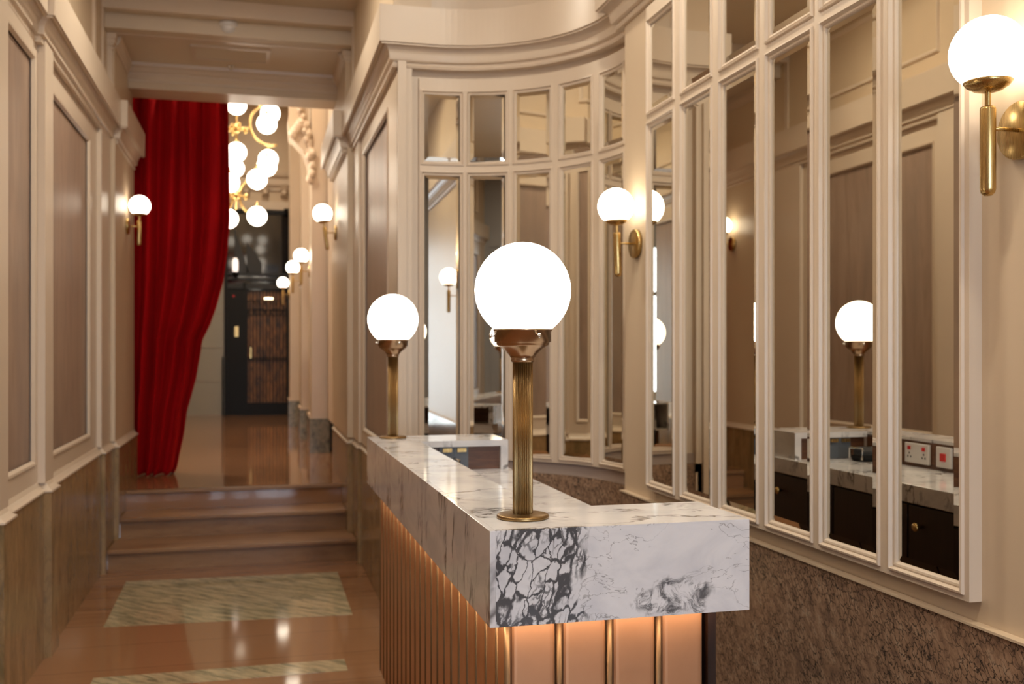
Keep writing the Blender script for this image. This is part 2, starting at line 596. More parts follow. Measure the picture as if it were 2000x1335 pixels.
# ---- left wall
S1, S2, S3 = -1.03, -1.03, -0.975
LW = [(-1.03, YB), (-1.03, 4.33), (-0.995, 4.33), (-0.995, 4.53), (-1.03, 4.53), (-1.03, 5.28), (-0.995, 5.28), (-0.995, 5.48),
      (-1.03, 5.48), (-1.03, 7.15), (-1.0, 7.15), (-1.0, 7.6), (-0.972, 7.6), (-0.972, 8.75)]
struct(MB().box(-1.3, -1.05, YB, 9.0, 0, 5.7), 'wall_left', M['veneer'], 'left passage wall with taupe veneer panels')
# wainscot on the left
WL = [(-1.0, YB), (-1.0, 4.33), (-0.967, 4.33), (-0.967, 4.53), (-1.0, 4.53), (-1.0, 5.28), (-0.967, 5.28), (-0.967, 5.48),
      (-1.0, 5.48), (-1.0, 7.15), (-0.975, 7.15), (-0.975, 7.6), (-0.945, 7.6), (-0.945, 8.75)]
struct(MB().sweep(WL, [(-0.1, 0), (0, 0), (0, 0.81), (-0.1, 0.81)], 1, closed_prof=True), 'baseboard_left', M['brown_stone'],
       'olive brown stone wainscot along the left wall')
RAIL = [(-0.08, 0.81), (0.006, 0.81), (0.006, 0.818), (-0.008, 0.826), (-0.02, 0.84), (-0.03, 0.86), (-0.08, 0.86)]
struct(MB().sweep(WL, RAIL, 1, closed_prof=True), 'trim', M['cream'], 'cream rail on top of the left stone wainscot')


def stile_box(mb, side, x_face, x_back, y0, y1, z0, z1):
    mb.box(min(x_face, x_back), max(x_face, x_back), y0, y1, z0, z1)


def framed(name_lbl, xf, xb, y0, y1, z0, z1, oy0, oy1, oz0, oz1):
    """flat cream frame around a veneer panel, wall plane normal along x, with an inner bead"""
    mb = MB()
    lo, hi = min(xf, xb), max(xf, xb)
    mb.box(lo, hi, y0, oy0, z0, z1)
    mb.box(lo, hi, oy1, y1, z0, z1)
    mb.box(lo, hi, oy0, oy1, z0, oz0)
    mb.box(lo, hi, oy0, oy1, oz1, z1)
    d = 1 if xf > xb else -1
    # bead inside the opening
    w = 0.022
    prof = [(0, xf), (0.0, xf - d * -0.006), (w * 0.5, xf - d * -0.004), (w, xf - d * 0.012)]
    ring = []
    for o, x in prof:
        ring.append([(x, oy0 + o, oz0 + o), (x, oy1 - o, oz0 + o), (x, oy1 - o, oz1 - o), (x, oy0 + o, oz1 - o)])
    v = [p for r in ring for p in r]
    f = []
    for i in range(len(prof) - 1):
        for k in range(4):
            l = (k + 1) % 4
            f.append((i * 4 + k, i * 4 + l, (i + 1) * 4 + l, (i + 1) * 4 + k))
    mb.add(v, f)
    return struct(mb, 'trim', M['cream'], name_lbl)


framed('cream frame of the far veneer panel on the left wall', -1.03, -1.06, 5.48, 7.15, 0.855, 3.02, 5.56, 6.86, 0.95, 2.86)
framed('cream frame of the narrow veneer panel on the left wall', -1.03, -1.06, 4.53, 5.28, 0.855, 3.02, 4.58, 5.22, 0.95, 2.92)
framed('cream frame of the near veneer panel on the left wall', -1.03, -1.06, 2.1, 4.33, 0.855, 3.02, 2.3, 4.22, 0.95, 2.86)
framed('cream frame of the veneer panel beside the entrance', -1.03, -1.06, YB, 2.1, 0.855, 3.02, YB + 0.3, 1.9, 0.95, 2.86)
struct(MB().box(-1.06, -0.995, 4.33, 4.53, 0.855, 3.02), 'trim', M['cream'], 'near cream pilaster on the left wall')
struct(MB().box(-1.06, -0.995, 5.28, 5.48, 0.855, 3.02), 'trim', M['cream'], 'middle cream pilaster on the left wall')
struct(MB().box(-1.06, -1.0, 7.15, 7.6, 0.855, 3.02), 'trim', M['cream'], 'far cream pilaster on the left wall')
struct(MB().box(-1.06, -0.972, 7.6, 8.75, 0.855, 3.02), 'trim', M['wallpaint'], 'painted left wall beside the curtain')
# upper left wall over the cornice
struct(MB().box(-1.06, -1.03, YB, 7.66, 3.02, CZ), 'trim', M['wallpaint'], 'painted upper left wall above the cornice')
struct(MB().box(-1.06, -0.985, 7.66, 8.75, 3.02, 3.79), 'trim', M['wallpaint'], 'painted upper left wall under the low ceiling')
# mouldings on the upper left wall (seen in the mirrors)
def ring_yz(mb, x, d, y0, y1, z0, z1, w=0.035, h=0.018):
    prof = [(0, 0), (0.006, h), (w * 0.6, h * 0.7), (w, 0)]
    v = []
    for o, e in prof:
        v += [(x + d * e, y0 + o, z0 + o), (x + d * e, y1 - o, z0 + o), (x + d * e, y1 - o, z1 - o), (x + d * e, y0 + o, z1 - o)]
    f = []
    for i in range(len(prof) - 1):
        for k in range(4):
            l = (k + 1) % 4
            f.append((i * 4 + k, i * 4 + l, (i + 1) * 4 + l, (i + 1) * 4 + k))
    mb.add(v, f)


mb = MB()
for a, b in ((-3.2, -0.4), (-0.1, 2.0), (2.3, 4.4), (4.75, 5.2), (5.5, 7.0)):
    ring_yz(mb, -1.03, 1, a, b, 3.42, 3.9)
struct(mb, 'trim', M['cream'], 'rectangular mouldings on the upper left wall')

CORN = [(0.0, 2.965), (0.016, 2.965), (0.020, 2.975), (0.012, 2.985), (0.012, 2.995), (0.030, 3.00), (0.033, 3.012), (0.036, 3.035),
        (0.046, 3.06), (0.062, 3.078), (0.080, 3.09), (0.080, 3.10), (0.090, 3.10), (0.090, 3.29), (0.0, 3.30)]
CORN = [(-0.06, 2.99)] + [(o, z + 0.025 if z < 3.08 else z) for o, z in CORN] + [(-0.06, 3.30)]
LC = [(-1.045, YB), (-1.045, 5.23), (-1.017, 5.23), (-1.017, 7.66), (-0.975, 7.66), (-0.975, 8.72)]
struct(MB().sweep(LC, CORN, 1, closed_prof=True), 'trim', M['cream'], 'moulded cream cornice along the left wall')

# ---- right corridor wall (beyond the reception bay)
struct(MB().box(0.745, 0.86, 5.30, 9.0, 0, 5.7), 'wall_right', M['veneer'], 'right passage wall beyond the apse with a veneer panel')
WR = [(0.72, 5.215), (0.72, 7.08), (0.70, 7.08), (0.70, 7.5), (0.665, 7.5), (0.665, 9.0)]
struct(MB().sweep(WR, [(-0.07, 0), (0, 0), (0, 0.81), (-0.07, 0.81)], -1, closed_prof=True), 'baseboard_right', M['brown_stone'],
       'olive brown stone wainscot on the right passage wall')
struct(MB().sweep(WR, RAIL, -1, closed_prof=True), 'trim', M['cream'], 'cream rail on the right passage wainscot')
framed('cream frame of the veneer panel on the right passage wall', 0.722, 0.76, 5.23, 7.08, 0.855, 3.02, 5.60, 6.93, 0.95, 2.87)
struct(MB().box(0.705, 0.76, 7.08, 7.5, 0.855, 3.02), 'trim', M['cream'], 'cream pilaster on the right passage wall')
struct(MB().box(0.665, 0.76, 7.5, 9.0, 0.855, 3.02), 'trim', M['wallpaint'], 'painted right wall before the lobby')
struct(MB().box(0.66, 0.76, 7.62, 8.9, 3.02, 3.79), 'trim', M['wallpaint'], 'painted upper right wall under the low ceiling')
struct(MB().box(0.70, 0.90, 5.20, 7.62, 3.02, CZ), 'trim', M['wallpaint'], 'painted upper right wall beside the beams')

# ---- apse geometry
ACX, ACY, AR = 0.88, 4.40, 0.865


def arc(r, a0, a1, n):
    return [(ACX + r * math.sin(math.radians(a0 + (a1 - a0) * i / n)), ACY + r * math.cos(math.radians(a0 + (a1 - a0) * i / n))) for i in range(n + 1)]


pa = [(0.76, ACY + AR)] + arc(AR, 0, 90, 40) + [(ACX + AR, 4.28)]
struct(MB().sweep(pa, [(-0.06, 0), (0, 0), (0, CZ), (-0.06, CZ)], 1, closed_prof=True), 'wall_back', M['cream'],
       'curved cream apse wall behind the reception desk')
pw = [(0.76, ACY + 0.83)] + arc(0.83, 0, 90, 40) + [(ACX + 0.83, 4.28)]
struct(MB().sweep(pw, [(-0.04, 0), (0, 0), (0, 0.86), (-0.04, 0.86)], 1, closed_prof=True), 'trim', M['granite'],
       'curved grey pink granite wainscot of the apse')
struct(MB().sweep(pw, [(-0.036, 0.86), (-0.018, 0.86), (-0.018, 0.915), (-0.036, 0.915)], 1, closed_prof=True), 'trim', M['taupe'],  # shadow below the mirror frame put in as a darker strip
       'painted frame shadow band over the apse granite')
# jamb between passage and apse
struct(MB().box(0.722, 0.765, 5.19, 5.24, 0, 3.02).box(0.765, 0.80, 5.215, 5.27, 0, 3.02), 'trim', M['cream'], 'cream corner jamb where the apse starts')
# cornice: passage, corner, apse, pier, mirror wall
XW = 1.64
RC = [(0.648, 8.9), (0.648, 7.58), (0.71, 7.58), (0.71, 5.225)] + [(0.86, 5.225)] + arc(0.825, 4, 86, 34) + [(1.705, 4.36), (XW, 4.36), (XW, YB)]
struct(MB().sweep(RC, CORN, 1, closed_prof=True), 'trim', M['cream'], 'moulded cream cornice around the apse and mirror wall')

# ---- right wall of the reception
struct(MB().box(XW, 2.0, YB, 4.29, 0, CZ), 'wall_right', M['wallpaint'], 'warm painted wall carrying the large mirror panel')
struct(MB().box(XW - 0.022, XW + 0.02, YB, 4.285, 0, 0.86), 'trim', M['granite'], 'grey pink granite wainscot under the large mirror panel')
struct(MB().box(XW - 0.028, XW + 0.02, YB, 4.287, 0.86, 0.866), 'trim', M['wallpaint'], 'thin edge strip over the granite wainscot')

# ---- portal posts and crowns below the beams
for sx, lbl in ((-1, 'left'), (1, 'right')):
    x0 = -1.03 if sx < 0 else 0.70
    mb = MB()
    a, b = (x0 - 0.03, x0 + 0.035) if sx < 0 else (x0 - 0.035, x0 + 0.03)
    mb.box(a, b, 7.63, 7.70, 3.25, 3.70)
    for k, (g, z0, z1) in enumerate(((0.006, 3.66, 3.675), (0.012, 3.69, 3.705), (0.02, 3.705, 3.735), (0.028, 3.735, 3.776))):
        mb.box(a - g, b + g, 7.63 - g, 7.70, z0, z1)
    struct(mb, 'trim', M['cream'], 'small %s capital post under the lower beam' % lbl)
    mb = MB()
    a, b = (x0 - 0.03, x0 + 0.012) if sx < 0 else (x0 - 0.012, x0 + 0.03)
    mb.box(a, b, 7.37, 7.42, 3.25, 3.88)
    struct(mb, 'trim', M['cream'], 'small %s post under the upper beam' % lbl)
CR = [(-0.02, 3.655), (0.012, 3.655), (0.012, 3.67), (0.025, 3.675), (0.045, 3.70), (0.05, 3.715), (0.075, 3.72), (0.09, 3.745), (0.115, 3.755), (0.12, 3.78), (-0.02, 3.78)]
struct(MB().sweep([(-0.995, 8.46), (0.665, 8.46)], CR, 1, closed_prof=True), 'trim', M['cream'], 'stepped crown moulding above the curtain opening')
CS = [(-0.02, 3.69), (0.006, 3.69), (0.008, 3.705), (0.02, 3.72), (0.035, 3.745), (0.045, 3.78), (-0.02, 3.78)]
struct(MB().sweep([(-0.985, 7.70), (-0.985, 8.46)], CS, 1, closed_prof=True), 'trim', M['cream'], 'slim crown moulding on the left under the low ceiling')
struct(MB().sweep([(0.66, 7.70), (0.66, 8.46)], CS, -1, closed_prof=True), 'trim', M['cream'], 'slim crown moulding on the right under the low ceiling')
# lintel
struct(MB().box(-1.06, 0.80, 8.46, 8.78, 3.60, 5.7), 'wall_back', M['wallpaint'], 'wall over the opening to the lobby')

# ---- stairs
st = empty('staircase', (-0.15, 7.2, 0), 'three brown marble steps up to the raised lobby', 'stairs')
SO = (-0.15, 7.2, 0)
for k, (y, z, xl, xr) in enumerate(((7.20, 0.15, -0.974, 0.70), (7.61, 0.30, -0.944, 0.665), (7.97, 0.45, -0.944, 0.664))):
    MB().box(xl, xr, y + 0.035, y + 0.06, z - 0.15, z - 0.03).build('riser', M['step'], st, SO)
    y1 = (7.67, 8.03, 8.02)[k]
    MB().box(xl, xr, y, y1, z - 0.03, z).build('tread', M['step'], st, SO, bevel=0.006)

# ---- lobby shell
struct(MB().box(-1.8, -1.6, 9.0, 17.0, 0.45, 5.7), 'wall_left', M['wallpaint'], 'left lobby wall behind the curtain')
struct(MB().box(-1.8, -1.05, 8.9, 9.02, 0.45, 5.7), 'wall_front', M['wallpaint'], 'short return wall behind the curtain')
struct(MB().box(1.0, 1.2, 9.0, 17.0, 0.45, 5.7).box(0.86, 1.2, 8.9, 9.0, 0.45, 5.7), 'wall_right', M['wallpaint'], 'right lobby wall behind the white piers')
struct(MB().box(-1.8, 1.2, 17.0, 17.1, 0.45, 5.7), 'wall_back', M['wallpaint'], 'far lobby wall over the lift')
struct(MB().box(-1.6, -0.50, 16.94, 17.0, 0.45, 3.82), 'trim', M['greywall'], 'grey stone cladding left of the lift')
mb = MB()
for k in range(6):
    mb.box(-1.6, -0.50, 16.932, 16.941, 0.45 + 0.55 * k, 0.455 + 0.55 * k)
struct(mb, 'trim', M['taupe'], 'horizontal joints in the grey stone cladding')
FCR = [(-0.02, 4.15), (0.03, 4.15), (0.04, 4.2), (0.09, 4.24), (0.10, 4.34), (0.16, 4.38), (0.18, 4.44), (-0.02, 4.46)]
struct(MB().sweep([(-1.6, 16.99), (1.0, 16.99)], FCR, 1, closed_prof=True), 'trim', M['cream'], 'crown moulding on the far lobby wall')
mb = MB()
for k in range(8):
    x = -1.4 + 0.30 * k
    mb.prism([(16.99, 4.05), (16.93, 4.06), (16.9, 4.13), (16.86, 4.16), (16.80, 4.24), (16.99, 4.24)], x, x + 0.11, 'x')
    mb.blob((x + 0.055, 16.86, 4.11), 0.05, seed=k)
struct(mb, 'trim', M['cream'], 'scrolled brackets under the far lobby crown')
struct(MB().box(0.565, 0.70, 16.9, 17.0, 0.45, 3.95).box(-0.6, 0.70, 16.9, 17.0, 3.83, 3.97), 'trim', M['cream'], 'cream architrave around the lift')

# piers of the lobby, stepping away
for (x0, y0, y1, lbl) in ((0.57, 10.75, 11.15, 'nearest'), (0.53, 12.1, 12.6, 'middle'), (0.47, 14.3, 14.8, 'farthest')):
    mb = MB().box(x0, 1.0, y0, y1, 0.80, 5.62)
    mb.box(x0 - 0.02, 1.0, y0 - 0.02, y1 + 0.02, 0.80, 0.83)
    struct(mb, 'trim', M['cream'], '%s white pier on the right of the lobby' % lbl)
    struct(MB().box(x0 - 0.02, 1.0, y0 - 0.02, y1 + 0.02, 0.45, 0.80), 'trim', M['grey_stone'], 'grey stone foot of the %s lobby pier' % lbl)
struct(MB().box(0.72, 1.0, 9.3, 10.4, 0.80, 5.62), 'trim', M['cream'], 'white wall panel right of the lobby entry')

# ================================================================== entrance behind the camera
mb = MB().box(-1.3, -0.95, YB - 0.15, YB, 0, CZ).box(1.45, 2.0, YB - 0.15, YB, 0, CZ).box(-0.95, 1.45, YB - 0.15, YB, 3.0, CZ)
struct(mb, 'wall_front', M['greypaint'], 'grey street entrance wall behind the viewer')
mb = MB()
for a_, b_ in ((-0.95, -0.80), (-0.62, -0.36), (-0.18, 0.02), (0.42, 0.50), (0.92, 1.06), (1.38, 1.45)):
    mb.box(a_, b_, YB - 0.12, YB - 0.02, 0, 3.0)
mb.box(-0.95, 1.45, YB - 0.12, YB - 0.02, 0, 0.45).box(-0.95, 1.45, YB - 0.11, YB - 0.03, 2.30, 2.36)
d = struct(mb, 'door_1', M['greypaint'], 'grey framed glazed street door with broad posts')
MB().box(-0.95, 1.45, YB - 0.07, YB - 0.065, 0.45, 3.0).build('pane', M['glass'], d)
struct(MB().box(-6, 6, YB - 8, YB - 0.1, -0.1, -0.02), 'floor', M['grey_stone'], 'street pavement outside the entrance')


# ================================================================== mirror panels
def mirror_panel(root, origin, fmap, cols, rows, outer, nsub=1, depth=0.034, tilts=None):
    s0, s1, z0, z1 = outer
    W = 0.026
    fr = MB()

    def mbox(a, b, za, zb, n0, n1, k=1):
        k = max(1, k)
        v = []
        for i in range(k + 1):
            s = a + (b - a) * i / k
            v += [fmap(s, za, n0), fmap(s, za, n1), fmap(s, zb, n1), fmap(s, zb, n0)]
        f = [(0, 1, 2, 3), tuple(k * 4 + j for j in range(4))]
        for i in range(k):
            for j in range(4):
                l = (j + 1) % 4
                f.append((i * 4 + j, i * 4 + l, (i + 1) * 4 + l, (i + 1) * 4 + j))
        fr.add(v, f)
    tot = nsub * len(cols) * 2
    zs = [z0] + [v for r in rows for v in (r[0] - W, r[1] + W)] + [z1]
    for i in range(0, len(zs), 2):
        mbox(s0, s1, zs[i], zs[i + 1], 0, depth, tot)
    ss = [s0] + [v for c in cols for v in (c[0] - W, c[1] + W)] + [s1]
    for r in rows:
        for i in range(0, len(ss), 2):
            mbox(ss[i], ss[i + 1], r[0] - W, r[1] + W, 0, depth, 1)
    prof = [(W, depth), (W - 0.002, depth + 0.007), (W - 0.007, depth + 0.008), (W - 0.010, depth + 0.001), (W - 0.012, depth - 0.003),
            (W - 0.016, depth - 0.001), (0.005, depth - 0.002), (0.002, depth - 0.005), (0.0, depth - 0.009)]
    for c in cols:
        for r in rows:
            rings = []
            for o, n in prof:
                a, b, za, zb = c[0] - o, c[1] + o, r[0] - o, r[1] + o
                ring = [fmap(a + (b - a) * i / nsub, za, n) for i in range(nsub)] + [fmap(b, za, n)] + \
                       [fmap(b + (a - b) * i / nsub, zb, n) for i in range(nsub)] + [fmap(a, zb, n)]
                rings.append(ring)
            m = len(rings[0])
            v = [p for q in rings for p in q]
            f = []
            for i in range(len(rings) - 1):
                for k in range(m):
                    l = (k + 1) % m
                    f.append((i * m + k, i * m + l, (i + 1) * m + l, (i + 1) * m + k))
            fr.add(v, f)
    fr.build('frame', M['cream'], root, origin)
    for c in cols:
        for r in rows:
            # bevelled plate: flat in the middle, chamfered 18 mm edge
            n0, n1, bw = depth - 0.0095, depth - 0.0060, 0.021
            A, B = Vector(fmap(c[0] - 0.003, r[0], n0)), Vector(fmap(c[1] + 0.003, r[0], n0))
            nn = Vector(fmap((c[0] + c[1]) / 2, r[0], n1)) - Vector(fmap((c[0] + c[1]) / 2, r[0], n0))
            if tilts:
                tr = Matrix.Rotation(math.radians(tilts[cols.index(c)]), 3, 'Z')
                mid = (A + B) / 2
                hv = tr @ ((B - A) / 2)
                nn = tr @ nn
                A, B = mid - hv, mid + hv
            e = (B - A)
            L = e.length
            e.normalize()

            def P(u, z, up):
                return tuple(Vector((A.x, A.y, 0)) + e * u + (nn if up else Vector((0, 0, 0))) + Vector((0, 0, z)))
            za, zb = r[0] - 0.003, r[1] + 0.003
            o = [P(0, za, 0), P(L, za, 0), P(L, zb, 0), P(0, zb, 0)]
            q = [P(bw, za + bw, 1), P(L - bw, za + bw, 1), P(L - bw, zb - bw, 1), P(bw, zb - bw, 1)]
            MB().add(o + q, [(4, 5, 6, 7), (0, 1, 5, 4), (1, 2, 6, 5), (2, 3, 7, 6), (3, 0, 4, 7)]).build('mirror_pane', M['mirror'], root, origin)


ROWS = [(0.960, 2.43), (2.512, 2.86)]
MO = (XW, 2.935, 0.92)
r_ = empty('mirror_panel', MO, 'tall straight cream framework of narrow mirrors on the right wall', 'mirror')
mirror_panel(r_, MO, lambda s, z, n: (XW - n, s, z),
             [(2.017, 2.250), (2.339, 2.581), (2.668, 2.901), (2.999, 3.236), (3.341, 3.570), (3.677, 3.914)],
             [(0.955, 2.439), (2.52, 2.873)], (1.974, 3.952, 0.916, 2.955))


def apse_map(s, z, n):
    a = math.radians(s)
    r = AR - n
    # below the first degrees the wall runs straight
    if s < 0:
        return (ACX + math.radians(s) * AR, ACY + r, z)
    return (ACX + r * math.sin(a), ACY + r * math.cos(a), z)


AO = (1.3, 5.0, 0.92)
r_ = empty('mirror_panel', AO, 'curved cream framework of narrow mirrors around the apse', 'mirror')


def deg_panel():
    # convert metres to degrees for moulding widths
    k = math.degrees(1 / AR)
    hw = 6.3 / k
    cols = [((c / k) - hw, (c / k) + hw) for c in (5.8, 22.5, 39.8, 58.2, 77.3)]
    mirror_panel(r_, AO, lambda s, z, n: apse_map(s * k, z, n), cols, ROWS, (-2.6 / k, 86.5 / k, 0.92, 2.95), nsub=3, depth=0.034, tilts=(5.0, 9.0, 3.0, 0.0, 0.0))


deg_panel()

# ================================================================== reception counter
CO = (0.72, 3.0, 0)
ct = empty('reception_counter', CO, 'marble topped reception counter with fluted copper front and glowing under edge', 'counter')
ZT, ZB = 1.147, 0.957
X0, X1 = 0.445, 1.005
Y0, Y1 = 1.90, 4.12


def cpart(mb, name, m, label=None, bevel=0.0, parent=ct):
    o = mb.build(name, m, parent, CO, bevel=bevel)
    if label:
        o['label'] = label
    return o


cpart(MB().box(X0 + 0.012, X1 - 0.0005, Y0, Y0 + 0.012, ZB, ZT), 'front_slab', M['marble_front'], 'white marble with black breccia veins')
cpart(MB().box(X0, X0 + 0.012, Y0, Y1, ZB, ZT), 'side_slab', M['marble_side'], 'white marble with upright grey veins', 0.0008)
# top: long arm, near arm, far arm as one U
mb = MB()
U = [(X0 + 0.012, Y0 + 0.012), (X1, Y0 + 0.012), (X1, 2.155), (0.622, 2.155), (0.622, 3.845), (0.975, 3.845), (0.975, Y1), (X0 + 0.012, Y1)]
mb.prism(U, ZT - 0.012, ZT, 'z')
cpart(mb, 'top_slab', M['marble_top'])
# ends and soffits
mb = MB()
mb.box(X1 - 0.014, X1, Y0 + 0.012, 2.155, ZB, ZT - 0.012)
mb.box(X0 + 0.012, X1 - 0.014, Y0 + 0.012, 2.145, ZB, ZB + 0.012)
mb.box(X0 + 0.012, 0.60, 2.145, Y1, ZB, ZB + 0.012)
mb.box(0.63, X1 - 0.014, 2.143, 2.155, ZB, ZT - 0.012)
cpart(mb, 'edge_slab', M['marble_top'])
# far arm waterfall leg and lip
mb = MB().box(0.945, 0.975, 3.845, Y1, 1.03, ZT - 0.012)
mb.box(0.622, 0.945, 3.845, 3.857, ZT - 0.024, ZT - 0.012)
cpart(mb, 'end_leg', M['marble_top'])
# wooden inner faces of the ledge
mb = MB().box(0.605, 0.620, 2.155, 3.85, 1.03, ZT - 0.012).box(0.622, 0.945, 3.868, 3.88, 1.03, ZT - 0.012)
cpart(mb, 'inner_panel', M['walnut'], 'red brown walnut lining inside the ledge')
# work surface
mb = MB().prism([(0.605, 2.14), (0.99, 2.14), (0.99, 3.84), (0.605, 3.84)], 0.965, 1.03, 'z')
mb.box(0.605, 0.99, 3.84, 4.06, 0.965, 1.03)
cpart(mb, 'work_surface', M['marble_top'], 'lower white marble worktop', 0.002)
# cabinet bodies under the worktop
cb = cpart(MB().box(0.53, 0.955, 2.10, 4.06, 0.12, 0.965), 'cabinet', M['espresso'], 'very dark wooden cabinet')
for k in range(4):
    ya = 2.14 + 0.475 * k
    dr = cpart(MB().box(0.955, 0.972, ya, ya + 0.465, 0.16, 0.955), 'door', M['espresso'], parent=ct, bevel=0.002)
    kn = MB().lathe([(0.0, 0.0), (0.006, 0.0), (0.006, 0.012), (0.014, 0.016), (0.016, 0.022), (0.012, 0.028), (0.0, 0.029)], (0.972, ya + (0.40 if k % 2 == 1 else 0.06), 0.885), 20, 'x')
    o = kn.build('knob', M['brass'], dr, CO)
    o['label'] = 'round brass knob'
cpart(MB().box(0.56, 0.90, 2.02, 4.02, 0.0, 0.20), 'plinth', M['espresso'])
# slate drawer pair with brass pulls at the far arm
for k in range(2):
    xa = 0.700 + 0.058 * k
    o = cpart(MB().box(xa, xa + 0.056, 3.852, 3.868, 1.032, ZT - 0.025), 'drawer', M['slate'], 'dark slate drawer front')
    p = MB().box(xa + 0.010, xa + 0.046, 3.838, 3.852, 1.103, 1.118).build('pull', M['brass'], o, CO)
    p['label'] = 'small brass pull'

# fluted copper skirt
PX, PY = X0 + 0.048, Y0 + 0.048


def flutes(p0, p1, n_in, count, gap=0.008):
    """flat bays with rounded edges, separated by narrow grooves that hold the ribs"""
    out, mids = [], []
    L = Vector(p1) - Vector(p0)
    t = L.normalized()
    for k in range(count):
        a = Vector(p0) + L * (k / count)
        w = L.length / count
        prof = [(0.0, 0.014), (gap * 0.8, 0.013), (gap, 0.008), (gap + 0.002, 0.003), (gap + 0.006, 0.0005), (gap + 0.012, 0.0)]
        prof += [(w - d, n) for d, n in prof[:0:-1]]
        for s_, dd in prof:
            q = a + t * s_ + Vector(n_in) * dd
            out.append((q.x, q.y))
        mids.append(tuple(a + Vector(n_in) * 0.004))
    return out, mids


CB = 0.20
pl, ml = flutes((PX, 4.06), (PX, PY), (1, 0), 21)
pf, mf = flutes((PX, PY), (0.930, PY), (0, 1), 4)
path = pl + pf
mb = MB()
v, f = [], []
for (x, y) in path:
    v += [(x, y, CB), (x, y, ZB)]
for i in range(len(path) - 1):
    f.append((2 * i, 2 * i + 1, 2 * i + 3, 2 * i + 2))
mb.add(v, f)
cpart(mb, 'fluted_skirt', M['copper'], 'copper coloured skirt with upright flat flutes')
for k, (x, y) in enumerate(ml + mf):
    cpart(MB().lathe([(0.0, CB), (0.0062, CB), (0.0062, ZB - 0.001), (0.0, ZB - 0.001)], (x, y, 0), 14), 'rib', M['rib'])
cpart(MB().box(0.930, 0.948, PY - 0.006, 2.13, CB, ZB), 'end_post', M['espresso'], 'dark wooden end post')
cpart(MB().box(PX + 0.03, 0.93, PY + 0.04, 2.08, CB, ZB - 0.002).box(PX + 0.03, 0.54, 2.08, 4.05, CB, ZB - 0.002), 'carcass', M['espresso'])
mb = MB().box(X0 + 0.016, X0 + 0.026, Y0 + 0.03, 4.04, ZB - 0.0022, ZB - 0.0004).box(X0 + 0.03, 0.94, Y0 + 0.016, Y0 + 0.026, ZB - 0.0022, ZB - 0.0004)
cpart(mb, 'light_strip', M['led'], 'warm glowing light strip under the marble')

# sockets on the inner face
sk = empty('power_socket', (0.6205, 3.50, 1.085), 'white double mains socket with red switches on the walnut ledge lining', 'socket')
so = (0.6205, 3.50, 1.085)
MB().box(0.6205, 0.632, 3.42, 3.57, 1.045, 1.125).build('faceplate', M['white'], sk, so, bevel=0.002)
for (y, z) in ((3.45, 1.105), (3.54, 1.105)):
    MB().box(0.632, 0.636, y - 0.008, y + 0.008, z - 0.007, z + 0.007).build('switch', M['red'], sk, so)
for (y, z) in ((3.45, 1.07), (3.54, 1.07)):
    MB().box(0.632, 0.6325, y - 0.012, y - 0.006, z - 0.004, z + 0.004).box(0.632, 0.6325, y + 0.006, y + 0.012, z - 0.004, z + 0.004)\
        .box(0.632, 0.6325, y - 0.003, y + 0.003, z + 0.010, z + 0.018).build('socket_hole', M['black'], sk, so)
sw = empty('power_socket', (0.6205, 3.33, 1.085), 'white square switch plate with one red rocker on the walnut lining', 'switch')
so = (0.6205, 3.33, 1.085)
MB().box(0.6205, 0.632, 3.29, 3.375, 1.045, 1.125).build('faceplate', M['white'], sw, so, bevel=0.002)
MB().box(0.632, 0.637, 3.318, 3.347, 1.07, 1.10).build('switch', M['red'], sw, so)
# card device with chrome trim on the worktop
dv = empty('card_reader', (0.69, 3.74, 1.0305), 'small black and chrome desk device on the worktop corner', 'device')
so = (0.69, 3.74, 1.03)
MB().box(0.64, 0.74, 3.69, 3.79, 1.03, 1.055).build('base', M['black'], dv, so, bevel=0.008)
MB().prism([(3.70, 1.055), (3.78, 1.055), (3.78, 1.075), (3.76, 1.09), (3.72, 1.09), (3.70, 1.075)], 0.645, 0.735, 'x').build('body', M['darkgrey'], dv, so, bevel=0.004)
MB().tube([(0.747, 3.695, 1.04), (0.747, 3.695, 1.085), (0.747, 3.785, 1.085), (0.747, 3.785, 1.04)], 0.005, 10).build('trim_bar', M['chrome'], dv, so)


# ================================================================== globe lamps
def sphere_prof(r, cut, n=26, z=0.0):
    a1 = math.acos(-cut)
    return [(max(1e-5, r * math.sin(a1 * i / n)), z + r * math.cos(a1 * i / n)) for i in range(n + 1)]


